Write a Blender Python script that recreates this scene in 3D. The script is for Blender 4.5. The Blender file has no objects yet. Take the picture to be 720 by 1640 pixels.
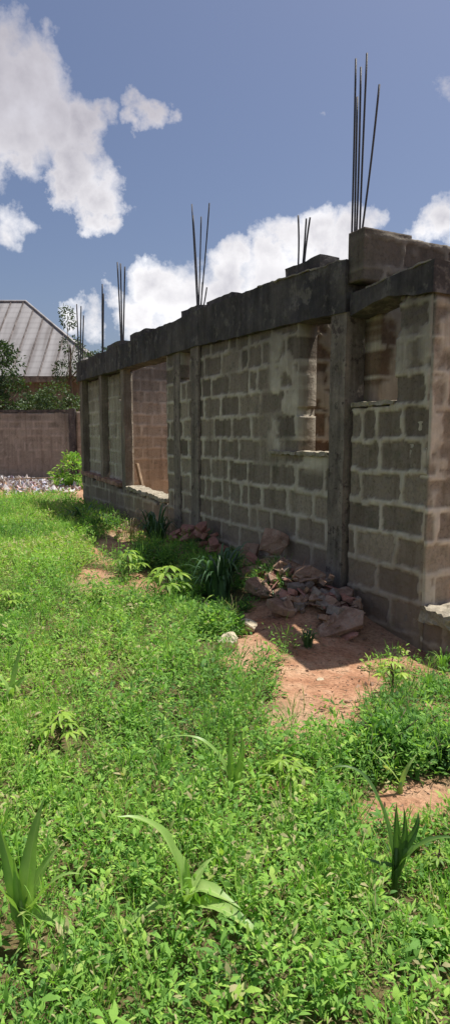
import bpy, bmesh, math, random
import numpy as np
from mathutils import Vector, Matrix
random.seed(7)
RNG = np.random.default_rng(11)
scene = bpy.context.scene
COL = scene.collection

# ------------------------------------------------------------------ camera model (used to survey positions)
F = 1000.0; PITCH = math.radians(7.0); EYE = 1.5
def ray(x, y):
    a = (x-360)/F; b = (820-y)/F
    return np.array([a, math.cos(PITCH)+b*math.sin(PITCH), -math.sin(PITCH)+b*math.cos(PITCH)])
def gnd0(x, y, z=0.0):
    r = ray(x, y); return np.array([0, 0, EYE]) + r*(z-EYE)/r[2]
def depth(x, y, Y):
    r = ray(x, y); return np.array([0, 0, EYE]) + r*Y/r[1]
def project(P):
    P = np.asarray(P, float)
    X = P[..., 0]; Y = P[..., 1]; Z = P[..., 2]-EYE
    fw = Y*math.cos(PITCH)-Z*math.sin(PITCH); up = Y*math.sin(PITCH)+Z*math.cos(PITCH)
    fw = np.where(fw > 0.05, fw, 0.05)
    return 360+F*X/fw, 820-F*up/fw
_v = ray(-150, 697); D2 = _v[:2]/np.linalg.norm(_v[:2]); E2 = np.array([D2[1], -D2[0]])
P0 = gnd0(690, 1030)[:2]
DV = Vector((D2[0], D2[1], 0)); EV = Vector((E2[0], E2[1], 0)); ZV = Vector((0, 0, 1)); OV = Vector((P0[0], P0[1], 0))
def W(s, e, z): return OV + DV*s + EV*e + ZV*z
def wallpt(x, y, off=0.0):
    r = ray(x, y); o = P0+E2*off
    M = np.array([[r[0], -D2[0]], [r[1], -D2[1]]]); t, s = np.linalg.solve(M, o)
    return float(s), EYE+float(t)*r[2]

# ------------------------------------------------------------------ numpy value noise
_T = RNG.random((64, 64, 64))
def vnoise(x, y, z=0.0):
    x, y, z = np.broadcast_arrays(np.asarray(x, float), np.asarray(y, float), np.asarray(z, float))
    xi = np.floor(x).astype(int); yi = np.floor(y).astype(int); zi = np.floor(z).astype(int)
    fx = x-xi; fy = y-yi; fz = z-zi
    fx = fx*fx*(3-2*fx); fy = fy*fy*(3-2*fy); fz = fz*fz*(3-2*fz)
    def g(a, b, c): return _T[(xi+a) % 64, (yi+b) % 64, (zi+c) % 64]
    c00 = g(0,0,0)*(1-fx)+g(1,0,0)*fx; c10 = g(0,1,0)*(1-fx)+g(1,1,0)*fx
    c01 = g(0,0,1)*(1-fx)+g(1,0,1)*fx; c11 = g(0,1,1)*(1-fx)+g(1,1,1)*fx
    return (c00*(1-fy)+c10*fy)*(1-fz)+(c01*(1-fy)+c11*fy)*fz
def fbm(x, y, z=0.0, o=3):
    r = 0; a = 0.5; t = 0
    for i in range(o):
        k = 2**i; r = r+a*vnoise(np.asarray(x)*k+7.3*i, np.asarray(y)*k+3.1*i, np.asarray(z)*k+1.7*i); t += a; a *= .5
    return r/t
def sstep(a, b, x):
    t = np.clip((x-a)/(b-a), 0, 1); return t*t*(3-2*t)

# ------------------------------------------------------------------ object helpers
def tag(o, label=None, cat=None, group=None, kind=None):
    if label: o['label'] = label
    if cat: o['category'] = cat
    if group: o['group'] = group
    if kind: o['kind'] = kind
    return o
def empty(name, loc, rz=0.0):
    o = bpy.data.objects.new(name, None); COL.objects.link(o); o.location = loc; o.rotation_euler.z = rz
    o.empty_display_size = .2
    return o
def link(name, me, mat, parent=None):
    o = bpy.data.objects.new(name, me); COL.objects.link(o)
    if mat is not None: me.materials.append(mat)
    if parent is not None:
        o.parent = parent
        o.matrix_parent_inverse = Matrix.LocRotScale(parent.location, parent.rotation_euler, parent.scale).inverted()
    return o
class MB:
    def __init__(s): s.v = []; s.f = []; s.a = []
    def add(s, vs, fs, tint=0.5):
        b = len(s.v); s.v += [tuple(p) for p in vs]; s.f += [tuple(i+b for i in f) for f in fs]; s.a += [tint]*len(vs)
    def tube(s, pts, radii, n=8, tint=0.5):
        pts = [Vector(p) for p in pts]; vs = []; fs = []
        for i, p in enumerate(pts):
            t = (pts[min(i+1, len(pts)-1)]-pts[max(i-1, 0)]).normalized()
            a = t.cross(Vector((0.3, 0.9, 0.1))).normalized(); b = t.cross(a)
            r = radii[i] if hasattr(radii, '__len__') else radii
            for k in range(n):
                an = 2*math.pi*k/n; vs.append(p+(a*math.cos(an)+b*math.sin(an))*r)
        for i in range(len(pts)-1):
            for k in range(n):
                fs.append((i*n+k, i*n+(k+1) % n, (i+1)*n+(k+1) % n, (i+1)*n+k))
        fs.append(tuple(range(n))[::-1]); fs.append(tuple((len(pts)-1)*n+k for k in range(n)))
        s.add(vs, fs, tint)
    def ribbon(s, pts, widths, up=Vector((0, 0, 1)), fold=.25, tint=0.5, side=None):
        pts = [Vector(p) for p in pts]; vs = []; fs = []; n = len(pts)
        for i, p in enumerate(pts):
            t = (pts[min(i+1, n-1)]-pts[max(i-1, 0)]).normalized()
            sd = side if side is not None else t.cross(up)
            sd = sd - t*sd.dot(t)
            if sd.length < 1e-4: sd = t.cross(Vector((1, 0, 0)))
            sd.normalize(); nn = sd.cross(t).normalized()
            w = widths[i]/2
            vs += [p-sd*w+nn*w*fold, p, p+sd*w+nn*w*fold]
        for i in range(n-1):
            a = i*3; b = a+3
            fs += [(a, a+1, b+1, b), (a+1, a+2, b+2, b+1)]
        s.add(vs, fs, tint)
    def blade(s, pts, widths, side=None, tint=.5, wave=.12, seed=0):
        pts = [Vector(p) for p in pts]; n = len(pts); vs = []; fs = []; tn = []
        cr = ((-1, .28, -.1), (-.5, .1, 0), (-.09, .0, .0), (0, -.05, .38), (.09, .0, .0), (.5, .1, .02), (1, .28, -.08))
        for i, p in enumerate(pts):
            t = (pts[min(i+1, n-1)]-pts[max(i-1, 0)]).normalized()
            sd = side.copy() if side is not None else t.cross(Vector((0, 0, 1)))
            sd = sd-t*sd.dot(t)
            if sd.length < 1e-4: sd = t.cross(Vector((1, 0, 0)))
            sd.normalize(); nn = sd.cross(t).normalized(); w = widths[i]/2
            for j, (a, h, tt) in enumerate(cr):
                wv = wave*math.sin(i*1.3+seed+(2 if a > 0 else 0))*abs(a)**2
                vs.append(p+sd*w*a+nn*w*(h+wv)); tn.append(min(1, max(0, tint+tt+.14*math.sin(j*5+i*.35))))
        for i in range(n-1):
            for j in range(6):
                a = i*7+j; fs.append((a, a+1, a+8, a+7))
        b = len(s.v); s.v += [tuple(q) for q in vs]; s.f += [tuple(k+b for k in f) for f in fs]; s.a += tn
    def build(s, name, mat, parent=None, smooth=True, thick=0):
        me = bpy.data.meshes.new(name); me.from_pydata(s.v, [], s.f); me.update()
        at = me.attributes.new('tint', 'FLOAT', 'POINT'); at.data.foreach_set('value', s.a)
        if smooth: me.polygons.foreach_set('use_smooth', [True]*len(me.polygons))
        return link(name, me, mat, parent)

# ------------------------------------------------------------------ materials
def newmat(name):
    m = bpy.data.materials.new(name); m.use_nodes = True; nt = m.node_tree
    for n in list(nt.nodes): nt.nodes.remove(n)
    return m, nt
def N(nt, t, **kw):
    n = nt.nodes.new(t)
    for k, v in kw.items():
        if k.startswith('i_'): n.inputs[k[2:].replace('_', ' ')].default_value = v
        else: setattr(n, k, v)
    return n
def noise(nt, scale, detail=4, rough=.6, co='Object', dist=0):
    tc = N(nt, 'ShaderNodeTexCoord'); n = N(nt, 'ShaderNodeTexNoise')
    n.inputs['Scale'].default_value = scale; n.inputs['Detail'].default_value = detail
    n.inputs['Roughness'].default_value = rough; n.inputs['Distortion'].default_value = dist
    nt.links.new(tc.outputs[co], n.inputs['Vector']); return n.outputs['Fac']
def ramp(nt, fac, stops):
    r = N(nt, 'ShaderNodeValToRGB'); cr = r.color_ramp
    while len(cr.elements) < len(stops): cr.elements.new(.5)
    for e, (p, c) in zip(cr.elements, stops): e.position = p; e.color = (*c, 1) if len(c) == 3 else c
    nt.links.new(fac, r.inputs['Fac']); return r.outputs['Color']
def mix(nt, fac, a, b, mode='MIX'):
    m = N(nt, 'ShaderNodeMix', data_type='RGBA', blend_type=mode)
    for sock, v in ((m.inputs['Factor'], fac), (m.inputs['A'], a), (m.inputs['B'], b)):
        if isinstance(v, (int, float)): sock.default_value = v
        elif isinstance(v, tuple): sock.default_value = (*v, 1)
        else: nt.links.new(v, sock)
    for i in m.inputs:   # colour sockets are separate from float ones
        pass
    return m.outputs['Result']
def mixc(nt, fac, a, b, mode='MIX'):
    m = nt.nodes.new('ShaderNodeMixRGB'); m.blend_type = mode
    for sock, v in ((m.inputs[0], fac), (m.inputs[1], a), (m.inputs[2], b)):
        if isinstance(v, (int, float)): sock.default_value = v
        elif isinstance(v, tuple): sock.default_value = (*v, 1)
        else: nt.links.new(v, sock)
    return m.outputs[0]
def attr(nt, name):
    a = N(nt, 'ShaderNodeAttribute', attribute_name=name); return a.outputs['Fac']
def fin(nt, col, rough=.9, bump=None, bs=.3, bd=.01, spec=.25):
    b = N(nt, 'ShaderNodeBsdfPrincipled'); o = N(nt, 'ShaderNodeOutputMaterial')
    if isinstance(col, tuple): b.inputs['Base Color'].default_value = (*col, 1)
    else: nt.links.new(col, b.inputs['Base Color'])
    b.inputs['Roughness'].default_value = rough; b.inputs['Specular IOR Level'].default_value = spec
    if bump is not None:
        bn = N(nt, 'ShaderNodeBump'); bn.inputs['Strength'].default_value = bs; bn.inputs['Distance'].default_value = bd
        nt.links.new(bump, bn.inputs['Height']); nt.links.new(bn.outputs['Normal'], b.inputs['Normal'])
    nt.links.new(b.outputs[0], o.inputs[0]); return b
def mathn(nt, op, a, b=0.0, c=None):
    n = N(nt, 'ShaderNodeMath', operation=op)
    for i, v in enumerate((a, b) if c is None else (a, b, c)):
        if isinstance(v, (int, float)): n.inputs[i].default_value = v
        else: nt.links.new(v, n.inputs[i])
    return n.outputs[0]

def streaks(nt, sc=9, zs=.09):
    tc = N(nt, 'ShaderNodeTexCoord'); mp = N(nt, 'ShaderNodeMapping'); mp.inputs['Scale'].default_value = (1, 1, zs)
    nt.links.new(tc.outputs['Object'], mp.inputs[0]); n = N(nt, 'ShaderNodeTexNoise'); n.inputs['Scale'].default_value = sc
    n.inputs['Detail'].default_value = 5; n.inputs['Roughness'].default_value = .65; nt.links.new(mp.outputs[0], n.inputs['Vector']); return n.outputs['Fac']
def block_material(name, dark, dark2, mortar, dirt=.55, soil=(.16, .1, .065)):
    m, nt = newmat(name)
    mo = attr(nt, 'mortar'); bk = attr(nt, 'block'); hz = attr(nt, 'height')
    fine = noise(nt, 38, 4, .7); big = noise(nt, 1.6, 4, .6); mid = noise(nt, 7, 4, .65)
    c = mixc(nt, bk, dark, dark2)
    c = mixc(nt, .55, c, ramp(nt, fine, [(.33, (.3, .28, .26)), (.45, (.8, .8, .8)), (.72, (1.1, 1.1, 1.1))]), 'MULTIPLY')
    # greenish algae and reddish patches
    c = mixc(nt, mathn(nt, 'MULTIPLY', ramp(nt, mid, [(.52, (0, 0, 0)), (.68, (1, 1, 1))]), .35), c, (.06, .075, .045))
    mc = mixc(nt, .55, mortar, ramp(nt, mid, [(.3, (.45, .42, .4)), (.7, (1, 1, 1))]), 'MULTIPLY')
    c = mixc(nt, mo, c, mc)
    c = mixc(nt, .6, c, ramp(nt, streaks(nt), [(.36, (.62, .58, .54)), (.52, (1, 1, 1)), (.75, (1.12, 1.1, 1.06))]), 'MULTIPLY')
    # soil splash rising from the ground, uneven top
    hh = mathn(nt, 'ADD', hz, mathn(nt, 'MULTIPLY', mathn(nt, 'SUBTRACT', big, .5), .9))
    sp = ramp(nt, hh, [(.15, (1, 1, 1)), (.85, (0, 0, 0))])
    c = mixc(nt, mathn(nt, 'MULTIPLY', sp, dirt), c, soil)
    # black weathering that runs down from the top
    st = ramp(nt, mathn(nt, 'ADD', mathn(nt, 'MULTIPLY', hz, .33), mathn(nt, 'MULTIPLY', mathn(nt, 'SUBTRACT', big, .5), .5)), [(.62, (0, 0, 0)), (.92, (1, 1, 1))])
    c = mixc(nt, mathn(nt, 'MULTIPLY', st, .6), c, (.035, .032, .032))
    bump = mathn(nt, 'ADD', fine, mathn(nt, 'MULTIPLY', mid, 1.5))
    fin(nt, c, .95, bump, .6, .012, .15)
    return m
M_block = block_material('weathered_blocks', (.18, .15, .12), (.37, .315, .245), (.6, .55, .45), .6, (.24, .175, .125))
M_blockwarm = block_material('raw_blocks', (.29, .235, .185), (.42, .345, .27), (.54, .48, .39), .4, (.34, .23, .15))
M_rawblock = block_material('raw_brown_blocks', (.17, .115, .075), (.3, .21, .14), (.68, .61, .48), .4, (.34, .23, .15))
M_tan = block_material('tan_lit_blocks', (.37, .325, .25), (.5, .445, .35), (.6, .55, .45), .3, (.36, .31, .23))  # tan blocks, lightened so the colour carries the light on the far walls
M_endblock = block_material('lit_end_blocks', (.25, .21, .165), (.37, .32, .25), (.7, .65, .54), .35, (.34, .25, .16))  # paler than the front blocks: light on the end face put into colour

def rough_mat(name, a, b, sc=3, fine=30, rough=.9, bs=.5, third=None):
    m, nt = newmat(name)
    n1 = noise(nt, sc, 5, .65); n2 = noise(nt, fine, 4, .7)
    c = ramp(nt, n1, [(.32, a), (.68, b)])
    if third: c = mixc(nt, ramp(nt, noise(nt, sc*2.3, 4, .7), [(.55, (0, 0, 0)), (.63, (1, 1, 1))]), c, third)
    c = mixc(nt, .5, c, ramp(nt, n2, [(.3, (.45, .45, .45)), (.65, (1, 1, 1))]), 'MULTIPLY')
    if fine < 31: c = mixc(nt, .75, c, ramp(nt, streaks(nt, 7, .12), [(.35, (.45, .43, .42)), (.5, (.9, .9, .9)), (.68, (1.35, 1.32, 1.28))]), 'MULTIPLY')
    fin(nt, c, rough, mathn(nt, 'ADD', n1, n2), bs, .01, .2)
    return m
M_beam = rough_mat('blackened_concrete', (.05, .048, .05), (.125, .115, .108), 2.2, 26, third=(.16, .15, .135))
M_post = rough_mat('grey_concrete', (.17, .15, .125), (.3, .255, .21), 4, 30, third=(.11, .09, .078))
M_postwarm = rough_mat('warm_concrete', (.17, .14, .11), (.3, .25, .2), 2.5, 30)
M_mortar = rough_mat('pale_mortar', (.2, .17, .125), (.5, .45, .35), 14, 40, bs=1.0, third=(.3, .27, .2))
M_rock = rough_mat('reddish_laterite', (.22, .135, .09), (.47, .31, .22), 7, 45, bs=.9, third=(.38, .28, .21))
M_rock2 = rough_mat('reddish_stone', (.3, .14, .1), (.46, .25, .2), 7, 45, bs=.9)
M_rockdull = rough_mat('dull_block_rubble', (.2, .16, .13), (.36, .3, .25), 6, 45, bs=.9)
M_rockpale = rough_mat('pale_stone', (.5, .43, .3), (.68, .6, .44), 7, 40, bs=.6)
M_steel = rough_mat('weathered_steel', (.055, .06, .075), (.11, .1, .1), 8, 60, .6)
M_bark = rough_mat('bark', (.07, .05, .035), (.16, .12, .085), 8, 40)
M_wood = rough_mat('weathered_wood', (.16, .11, .07), (.28, .2, .13), 5, 50)

def leaf_mat(name, stops, trans=.35, rough=.5, spec=.35):
    m, nt = newmat(name)
    t = attr(nt, 'tint'); col = ramp(nt, t, stops)
    n = noise(nt, 14, 3); col = mixc(nt, .35, col, ramp(nt, n, [(.3, (.6, .6, .55)), (.7, (1.0, 1.0, 1.0))]), 'MULTIPLY')
    b = N(nt, 'ShaderNodeBsdfPrincipled'); b.inputs['Roughness'].default_value = rough
    b.inputs['Specular IOR Level'].default_value = spec
    nt.links.new(col, b.inputs['Base Color'])
    tr = N(nt, 'ShaderNodeBsdfTranslucent')
    nt.links.new(mixc(nt, 1.0, col, (1.0, 1.15, .45), 'MULTIPLY'), tr.inputs['Color'])
    mx = N(nt, 'ShaderNodeMixShader'); mx.inputs[0].default_value = trans
    o = N(nt, 'ShaderNodeOutputMaterial')
    nt.links.new(b.outputs[0], mx.inputs[1]); nt.links.new(tr.outputs[0], mx.inputs[2]); nt.links.new(mx.outputs[0], o.inputs[0])
    return m
M_weed = leaf_mat('weed_leaves', [(0, (.075, .165, .06)), (.35, (.155, .33, .08)), (.65, (.28, .51, .095)), (.9, (.45, .66, .13)), (1, (.52, .47, .26))], .43, .65, .2)
M_maize = leaf_mat('maize_leaves', [(0, (.07, .15, .04)), (.5, (.26, .44, .1)), (1, (.48, .64, .22))], .4, .42, .5)
M_cassava = leaf_mat('cassava_leaves', [(0, (.16, .3, .05)), (.5, (.36, .55, .08)), (1, (.55, .7, .13))], .45)
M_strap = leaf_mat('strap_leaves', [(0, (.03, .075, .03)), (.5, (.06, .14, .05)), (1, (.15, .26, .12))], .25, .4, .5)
M_tree = leaf_mat('tree_leaves', [(0, (.03, .06, .025)), (.5, (.055, .1, .04)), (1, (.11, .17, .06))], .25)
M_dry = leaf_mat('dry_stalks', [(0, (.2, .15, .09)), (.5, (.36, .28, .17)), (1, (.5, .42, .28))], .2)

# ------------------------------------------------------------------ ground
MOUND = gnd0(480, 975)[:2]; MOUND2 = (P0+D2*3.45+E2*-.25); 
def height(x, y):
    x = np.asarray(x, float); y = np.asarray(y, float)
    r2 = x*x+y*y
    z = .09*(fbm(x*.55+20, y*.55+20, 0, 3)-.5) + .05*(fbm(x*3+5, y*3+9, 0, 3)-.5)
    s = (x-P0[0])*D2[0]+(y-P0[1])*D2[1]; e = (x-P0[0])*E2[0]+(y-P0[1])*E2[1]
    z = z - .10*np.exp(-((s+.1)/.8)**2)*np.exp(-((e+.1)/.9)**2)
    z = z + .27*np.exp(-((s-1.95)/.62)**2)*np.exp(-((e+.12)/.45)**2)
    z = z + .16*np.exp(-((s-1.25)/.5)**2)*np.exp(-((e+.3)/.35)**2)
    z = z + .2*np.exp(-((s-3.7)/.6)**2)*np.exp(-((e+.1)/.4)**2)
    z = z * np.where(r2 > 400, np.exp(-(np.sqrt(r2)-20)/20), 1)
    return z
def gp(x, y):
    z = 0.0
    for _ in range(25):
        p = gnd0(x, y, z); z = .5*z+.5*float(height(p[0], p[1]))
    return Vector((p[0], p[1], z))
def spaced(near, far, n0, n1):
    a = np.linspace(-near, near, n0); g = np.geomspace(1, far/near, n1)[1:]*near
    return np.concatenate([-g[::-1], a, g])
gx = spaced(5.0, 400, 190, 46); gy = spaced(7.5, 400, 250, 46)+6.0
GX, GY = np.meshgrid(gx, gy); GZ = height(GX, GY)
gv = np.stack([GX, GY, GZ], -1).reshape(-1, 3); nx_, ny_ = len(gx), len(gy)
ii = np.arange(nx_-1)[None, :]+nx_*np.arange(ny_-1)[:, None]; ii = ii.ravel()
gf = np.stack([ii, ii+1, ii+1+nx_, ii+nx_], 1)
m_soil, nt = newmat('laterite_soil')
n1 = noise(nt, .9, 5, .6); n2 = noise(nt, 5, 5, .65); n3 = noise(nt, 45, 4, .7)
c = ramp(nt, n2, [(.3, (.3, .145, .08)), (.5, (.46, .25, .15)), (.7, (.56, .37, .24))])
c = mixc(nt, ramp(nt, n1, [(.45, (0, 0, 0)), (.65, (1, 1, 1))]), c, (.44, .3, .19))
c = mixc(nt, .75, c, ramp(nt, n3, [(.32, (.4, .38, .36)), (.6, (1, 1, 1))]), 'MULTIPLY')
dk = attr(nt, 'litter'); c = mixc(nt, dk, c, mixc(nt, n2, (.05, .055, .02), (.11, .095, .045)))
tcn = N(nt, 'ShaderNodeTexVoronoi'); tcn.inputs['Scale'].default_value = 26
tcc = N(nt, 'ShaderNodeTexCoord'); nt.links.new(tcc.outputs['Object'], tcn.inputs['Vector'])
fin(nt, c, .95, mathn(nt, 'ADD', mathn(nt, 'ADD', n3, mathn(nt, 'MULTIPLY', n2, 3)), mathn(nt, 'MULTIPLY', tcn.outputs['Distance'], .6)), .7, .02, .15)

# bare soil patches, surveyed from the place
PATCH = [(525,1098,98,50,1),(500,1160,86,32,1),(395,1048,50,30,1),(668,1285,80,36,1),(155,935,42,22,.97),(238,935,46,22,1),
         (180,885,42,22,1),(400,1205,26,16,.6),(645,1088,36,18,.5),(560,1040,120,35,1),(470,1000,90,50,1),(690,1150,30,26,.6),
         (690,1390,45,50,.55),(640,1300,90,40,.45),(420,1255,40,16,.5),(110,1000,14,10,.5),(420,1000,50,28,1),(640,1160,20,12,.5),
         (300,860,60,30,.7),(210,855,40,14,.8),(650,1052,60,16,.85),(380,1130,30,20,.35),(500,1080,60,30,1)]
def bare(x, y):
    """0..1 how bare the soil is at a ground point"""
    z = height(x, y); u, v = project(np.stack([x, y, z], -1))
    b = np.zeros_like(u)
    wob = .55*(fbm(x*4+3, y*4+8, 0, 3)-.5)*2
    for (cx, cy, rx, ry, k) in PATCH:
        q = ((u-cx)/rx)**2+((v-cy)/ry)**2
        b = np.maximum(b, k*(1-sstep(.7, 1.35, q+wob)))
    s = (x-P0[0])*D2[0]+(y-P0[1])*D2[1]; e = (x-P0[0])*E2[0]+(y-P0[1])*E2[1]
    strip = (1-sstep(.25, .45, -e+.3*wob))*(1-sstep(2.6, 3.4, s))
    b = np.maximum(b, strip); b = np.where((e > -.02), 1.0, b)
    far = sstep(14.2, 15.4, y+wob)
    return np.maximum(b, .9*far)
gb = bare(gv[:, 0], gv[:, 1])
me = bpy.data.meshes.new('ground'); me.vertices.add(len(gv)); me.vertices.foreach_set('co', gv.ravel())
me.loops.add(gf.size); me.loops.foreach_set('vertex_index', gf.ravel()); me.polygons.add(len(gf))
me.polygons.foreach_set('loop_start', np.arange(len(gf))*4); me.polygons.foreach_set('use_smooth', np.ones(len(gf), bool)); me.update()
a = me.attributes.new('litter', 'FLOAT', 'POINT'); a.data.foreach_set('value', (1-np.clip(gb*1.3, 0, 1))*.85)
tag(link('ground', me, m_soil), kind='structure')

# ------------------------------------------------------------------ bulk leaf meshes
def leaf_mesh(name, base, dirn, nrm, L, Wd, droop, tint, mat, parent=None, tipw=.55):
    n = len(base)
    side = np.cross(dirn, nrm); side /= np.linalg.norm(side, axis=1, keepdims=True)+1e-9
    up = np.cross(side, dirn)
    L = L[:, None]; Wd = Wd[:, None]; dz = np.zeros((n, 3)); dz[:, 2] = -1; dr = droop[:, None]*L
    p0 = base; p1 = base+dirn*L*.38+dz*dr*.1; p2 = base+dirn*L*.75+dz*dr*.5; p3 = base+dirn*L+dz*dr
    V = np.stack([p0, p1-side*Wd*.5+up*Wd*.12, p1+side*Wd*.5+up*Wd*.12, p2-side*Wd*.5*tipw, p2+side*Wd*.5*tipw, p3], 1).reshape(-1, 3)
    o = np.arange(n)[:, None]*6
    tri = np.concatenate([np.stack([o[:, 0], o[:, 0]+1, o[:, 0]+2], 1), np.stack([o[:, 0]+1, o[:, 0]+3, o[:, 0]+4], 1),
                          np.stack([o[:, 0]+1, o[:, 0]+4, o[:, 0]+2], 1), np.stack([o[:, 0]+3, o[:, 0]+5, o[:, 0]+4], 1)])
    me = bpy.data.meshes.new(name); me.vertices.add(len(V)); me.vertices.foreach_set('co', V.ravel())
    me.loops.add(tri.size); me.loops.foreach_set('vertex_index', tri.ravel()); me.polygons.add(len(tri))
    me.polygons.foreach_set('loop_start', np.arange(len(tri))*3); me.polygons.foreach_set('use_smooth', np.ones(len(tri), bool)); me.update()
    a = me.attributes.new('tint', 'FLOAT', 'POINT'); a.data.foreach_set('value', np.repeat(np.clip(tint, 0, 1), 6))
    return link(name, me, mat, parent)
def unit(v): return v/(np.linalg.norm(v, axis=-1, keepdims=True)+1e-9)

CLEAR = [(*gnd0(x, y)[:2], r) for x, y, r in ((300, 1510, .07), (38, 1525, .07), (630, 1455, .07), (372, 1295, .06), (18, 1140, .06), (458, 1275, .12), (95, 1190, .12), (625, 1108, .1), (350, 970, .25), (361, 1046, .22), (399, 1014, .18), (492, 1040, .1))]
def scatter_weeds():
    Bs, Ds, Ns, Ls, Ws, Dr, Ti = [], [], [], [], [], [], []
    for (y0, y1, dens, nl, sc) in ((.5, 3.2, 620, 28, .70), (3.2, 6, 430, 24, .82), (6, 9.5, 250, 20, 1.05), (9.5, 15.5, 100, 17, 1.4)):
        xl, xr = -.5*y1-1.2, min(.5*y1+1.2, 3.4)
        n = int((xr-xl)*(y1-y0)*dens)
        x = RNG.uniform(xl, xr, n); y = RNG.uniform(y0, y1, n)
        keep = (x > -.5*y-1.2) & (x < .5*y+1.2)
        clump = fbm(x*1.6, y*1.6, 3, 3)
        keep &= RNG.random(n) < (1-bare(x, y))*(.6+.9*sstep(.3, .6, clump))
        for q in CLEAR: keep &= (x-q[0])**2+(y-q[1])**2 > q[2]**2
        x = x[keep]; y = y[keep]; clump = clump[keep]; n = len(x)
        z = height(x, y); b = bare(x, y)
        h = (.07+.17*sstep(.3, .75, fbm(x*1.1+9, y*1.1, 5, 3))*RNG.uniform(.5, 1.2, n))*(1-.5*b)*(.9+.2*sc)
        pt = .36+.95*(fbm(x*.9+3, y*.9+1, 7, 3)-.5)+.18*RNG.standard_normal(n)*.6
        # the left-hand field is younger and yellower
        pt = pt+.16*sstep(.5, -1.5, x)
        kind = RNG.random(n); ps = np.where(RNG.random(n) < .25, RNG.uniform(1.1, 1.5, n), RNG.uniform(.55, 1.1, n)); asp = RNG.uniform(.6, 1.5, n)
        pt = pt+np.where(RNG.random(n) < .10, RNG.uniform(.15, .4, n), 0)
        P = np.stack([x, y, z], 1)
        lean = RNG.normal(0, .35, (n, 2))
        for k in range(nl):
            t = (k+.5)/nl*RNG.uniform(.75, 1.15, n)
            az = k*2.4+RNG.uniform(0, 6.28, n)*.5+kind*20
            st = P.copy(); st[:, 2] += h*t; st[:, :2] += lean*(h*t)[:, None]
            out = RNG.uniform(0, .06, n)*sc*(1.2-t*.5)
            st[:, 0] += np.cos(az)*out; st[:, 1] += np.sin(az)*out
            el = RNG.uniform(-.15, .75, n)+.5*t
            d = np.stack([np.cos(az)*np.cos(el), np.sin(az)*np.cos(el), np.sin(el)], 1)
            grass = kind > .80
            d[grass] = unit(d[grass]*np.array([.55, .55, 1])+np.array([0, 0, .55]))
            nr = unit(np.array([0, 0, 1.])+RNG.normal(0, .35, (n, 3)))
            L = np.where(grass, RNG.uniform(.07, .19, n), RNG.uniform(.026, .062, n)*ps)*sc
            Wd = np.where(grass, .005*sc, L*RNG.uniform(.2, .36, n)*asp)
            sel = slice(None)
            Bs.append(st); Ds.append(d); Ns.append(nr); Ls.append(L); Ws.append(Wd)
            Dr.append(RNG.uniform(.05, .5, n)); Ti.append(pt+.12*RNG.standard_normal(n)+.18*(t-.5)+np.where(RNG.random(n) < .045, .5, 0))
    c = lambda a: np.concatenate(a)
    o = leaf_mesh('weeds', c(Bs), unit(c(Ds)), c(Ns), c(Ls), c(Ws), c(Dr), c(Ti), M_weed)
    tag(o, 'dense bright green low weeds and grass covering the ground left of the wall', 'weeds', kind='stuff')
    print('weed leaves', len(o.data.vertices)//6)
scatter_weeds()

def scatter_debris():   # crumbs of soil and little stones on the bare ground
    mb = MB(); rr = random.Random(5)
    n = 0
    while n < 900:
        x = rr.uniform(-1.2, 2.2); y = rr.uniform(2.2, 6.5)
        if bare(np.array([x]), np.array([y]))[0] < .5 or (x-P0[0])*E2[0]+(y-P0[1])*E2[1] > -.03: continue
        r = rr.uniform(.004, .012)*(2.2 if rr.random() < .06 else 1); z = float(height(x, y))
        q = [Vector((x, y, z+r*.2))+Vector((rr.gauss(0, 1), rr.gauss(0, 1), rr.gauss(0, .6))).normalized()*r*rr.uniform(.6, 1.2) for _ in range(6)]
        mb.add(q, [(0, 1, 2), (0, 2, 3), (0, 3, 4), (0, 4, 1), (5, 2, 1), (5, 3, 2), (5, 4, 3), (5, 1, 4)]); n += 1
    tag(mb.build('gravel_crumbs', M_rock, smooth=False), 'loose crumbs and pebbles strewn on the bare reddish soil', 'gravel', kind='stuff')
scatter_debris()
def scatter_twigs():
    mb = MB(); rr = random.Random(8); n = 0
    while n < 260:
        x = rr.uniform(-1.5, 2.2); y = rr.uniform(2.0, 6.8)
        b = bare(np.array([x]), np.array([y]))[0]
        if b < .25 or (x-P0[0])*E2[0]+(y-P0[1])*E2[1] > -.03: continue
        z = float(height(x, y)); az = rr.uniform(0, 6.28); L = rr.uniform(.02, .09); d = Vector((math.cos(az), math.sin(az), 0))*L
        a = Vector((x, y, z+.006)); mb.tube([a, a+d*.5+ZV*rr.uniform(.002, .012)+Vector((rr.gauss(0, .004), rr.gauss(0, .004), 0)), a+d+ZV*.002], [.002, .0017, .001], 4, rr.random()); n += 1
    tag(mb.build('twigs', M_dry), 'dry twigs and stalk scraps lying on the bare soil', 'twigs', kind='stuff')
scatter_twigs()

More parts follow.
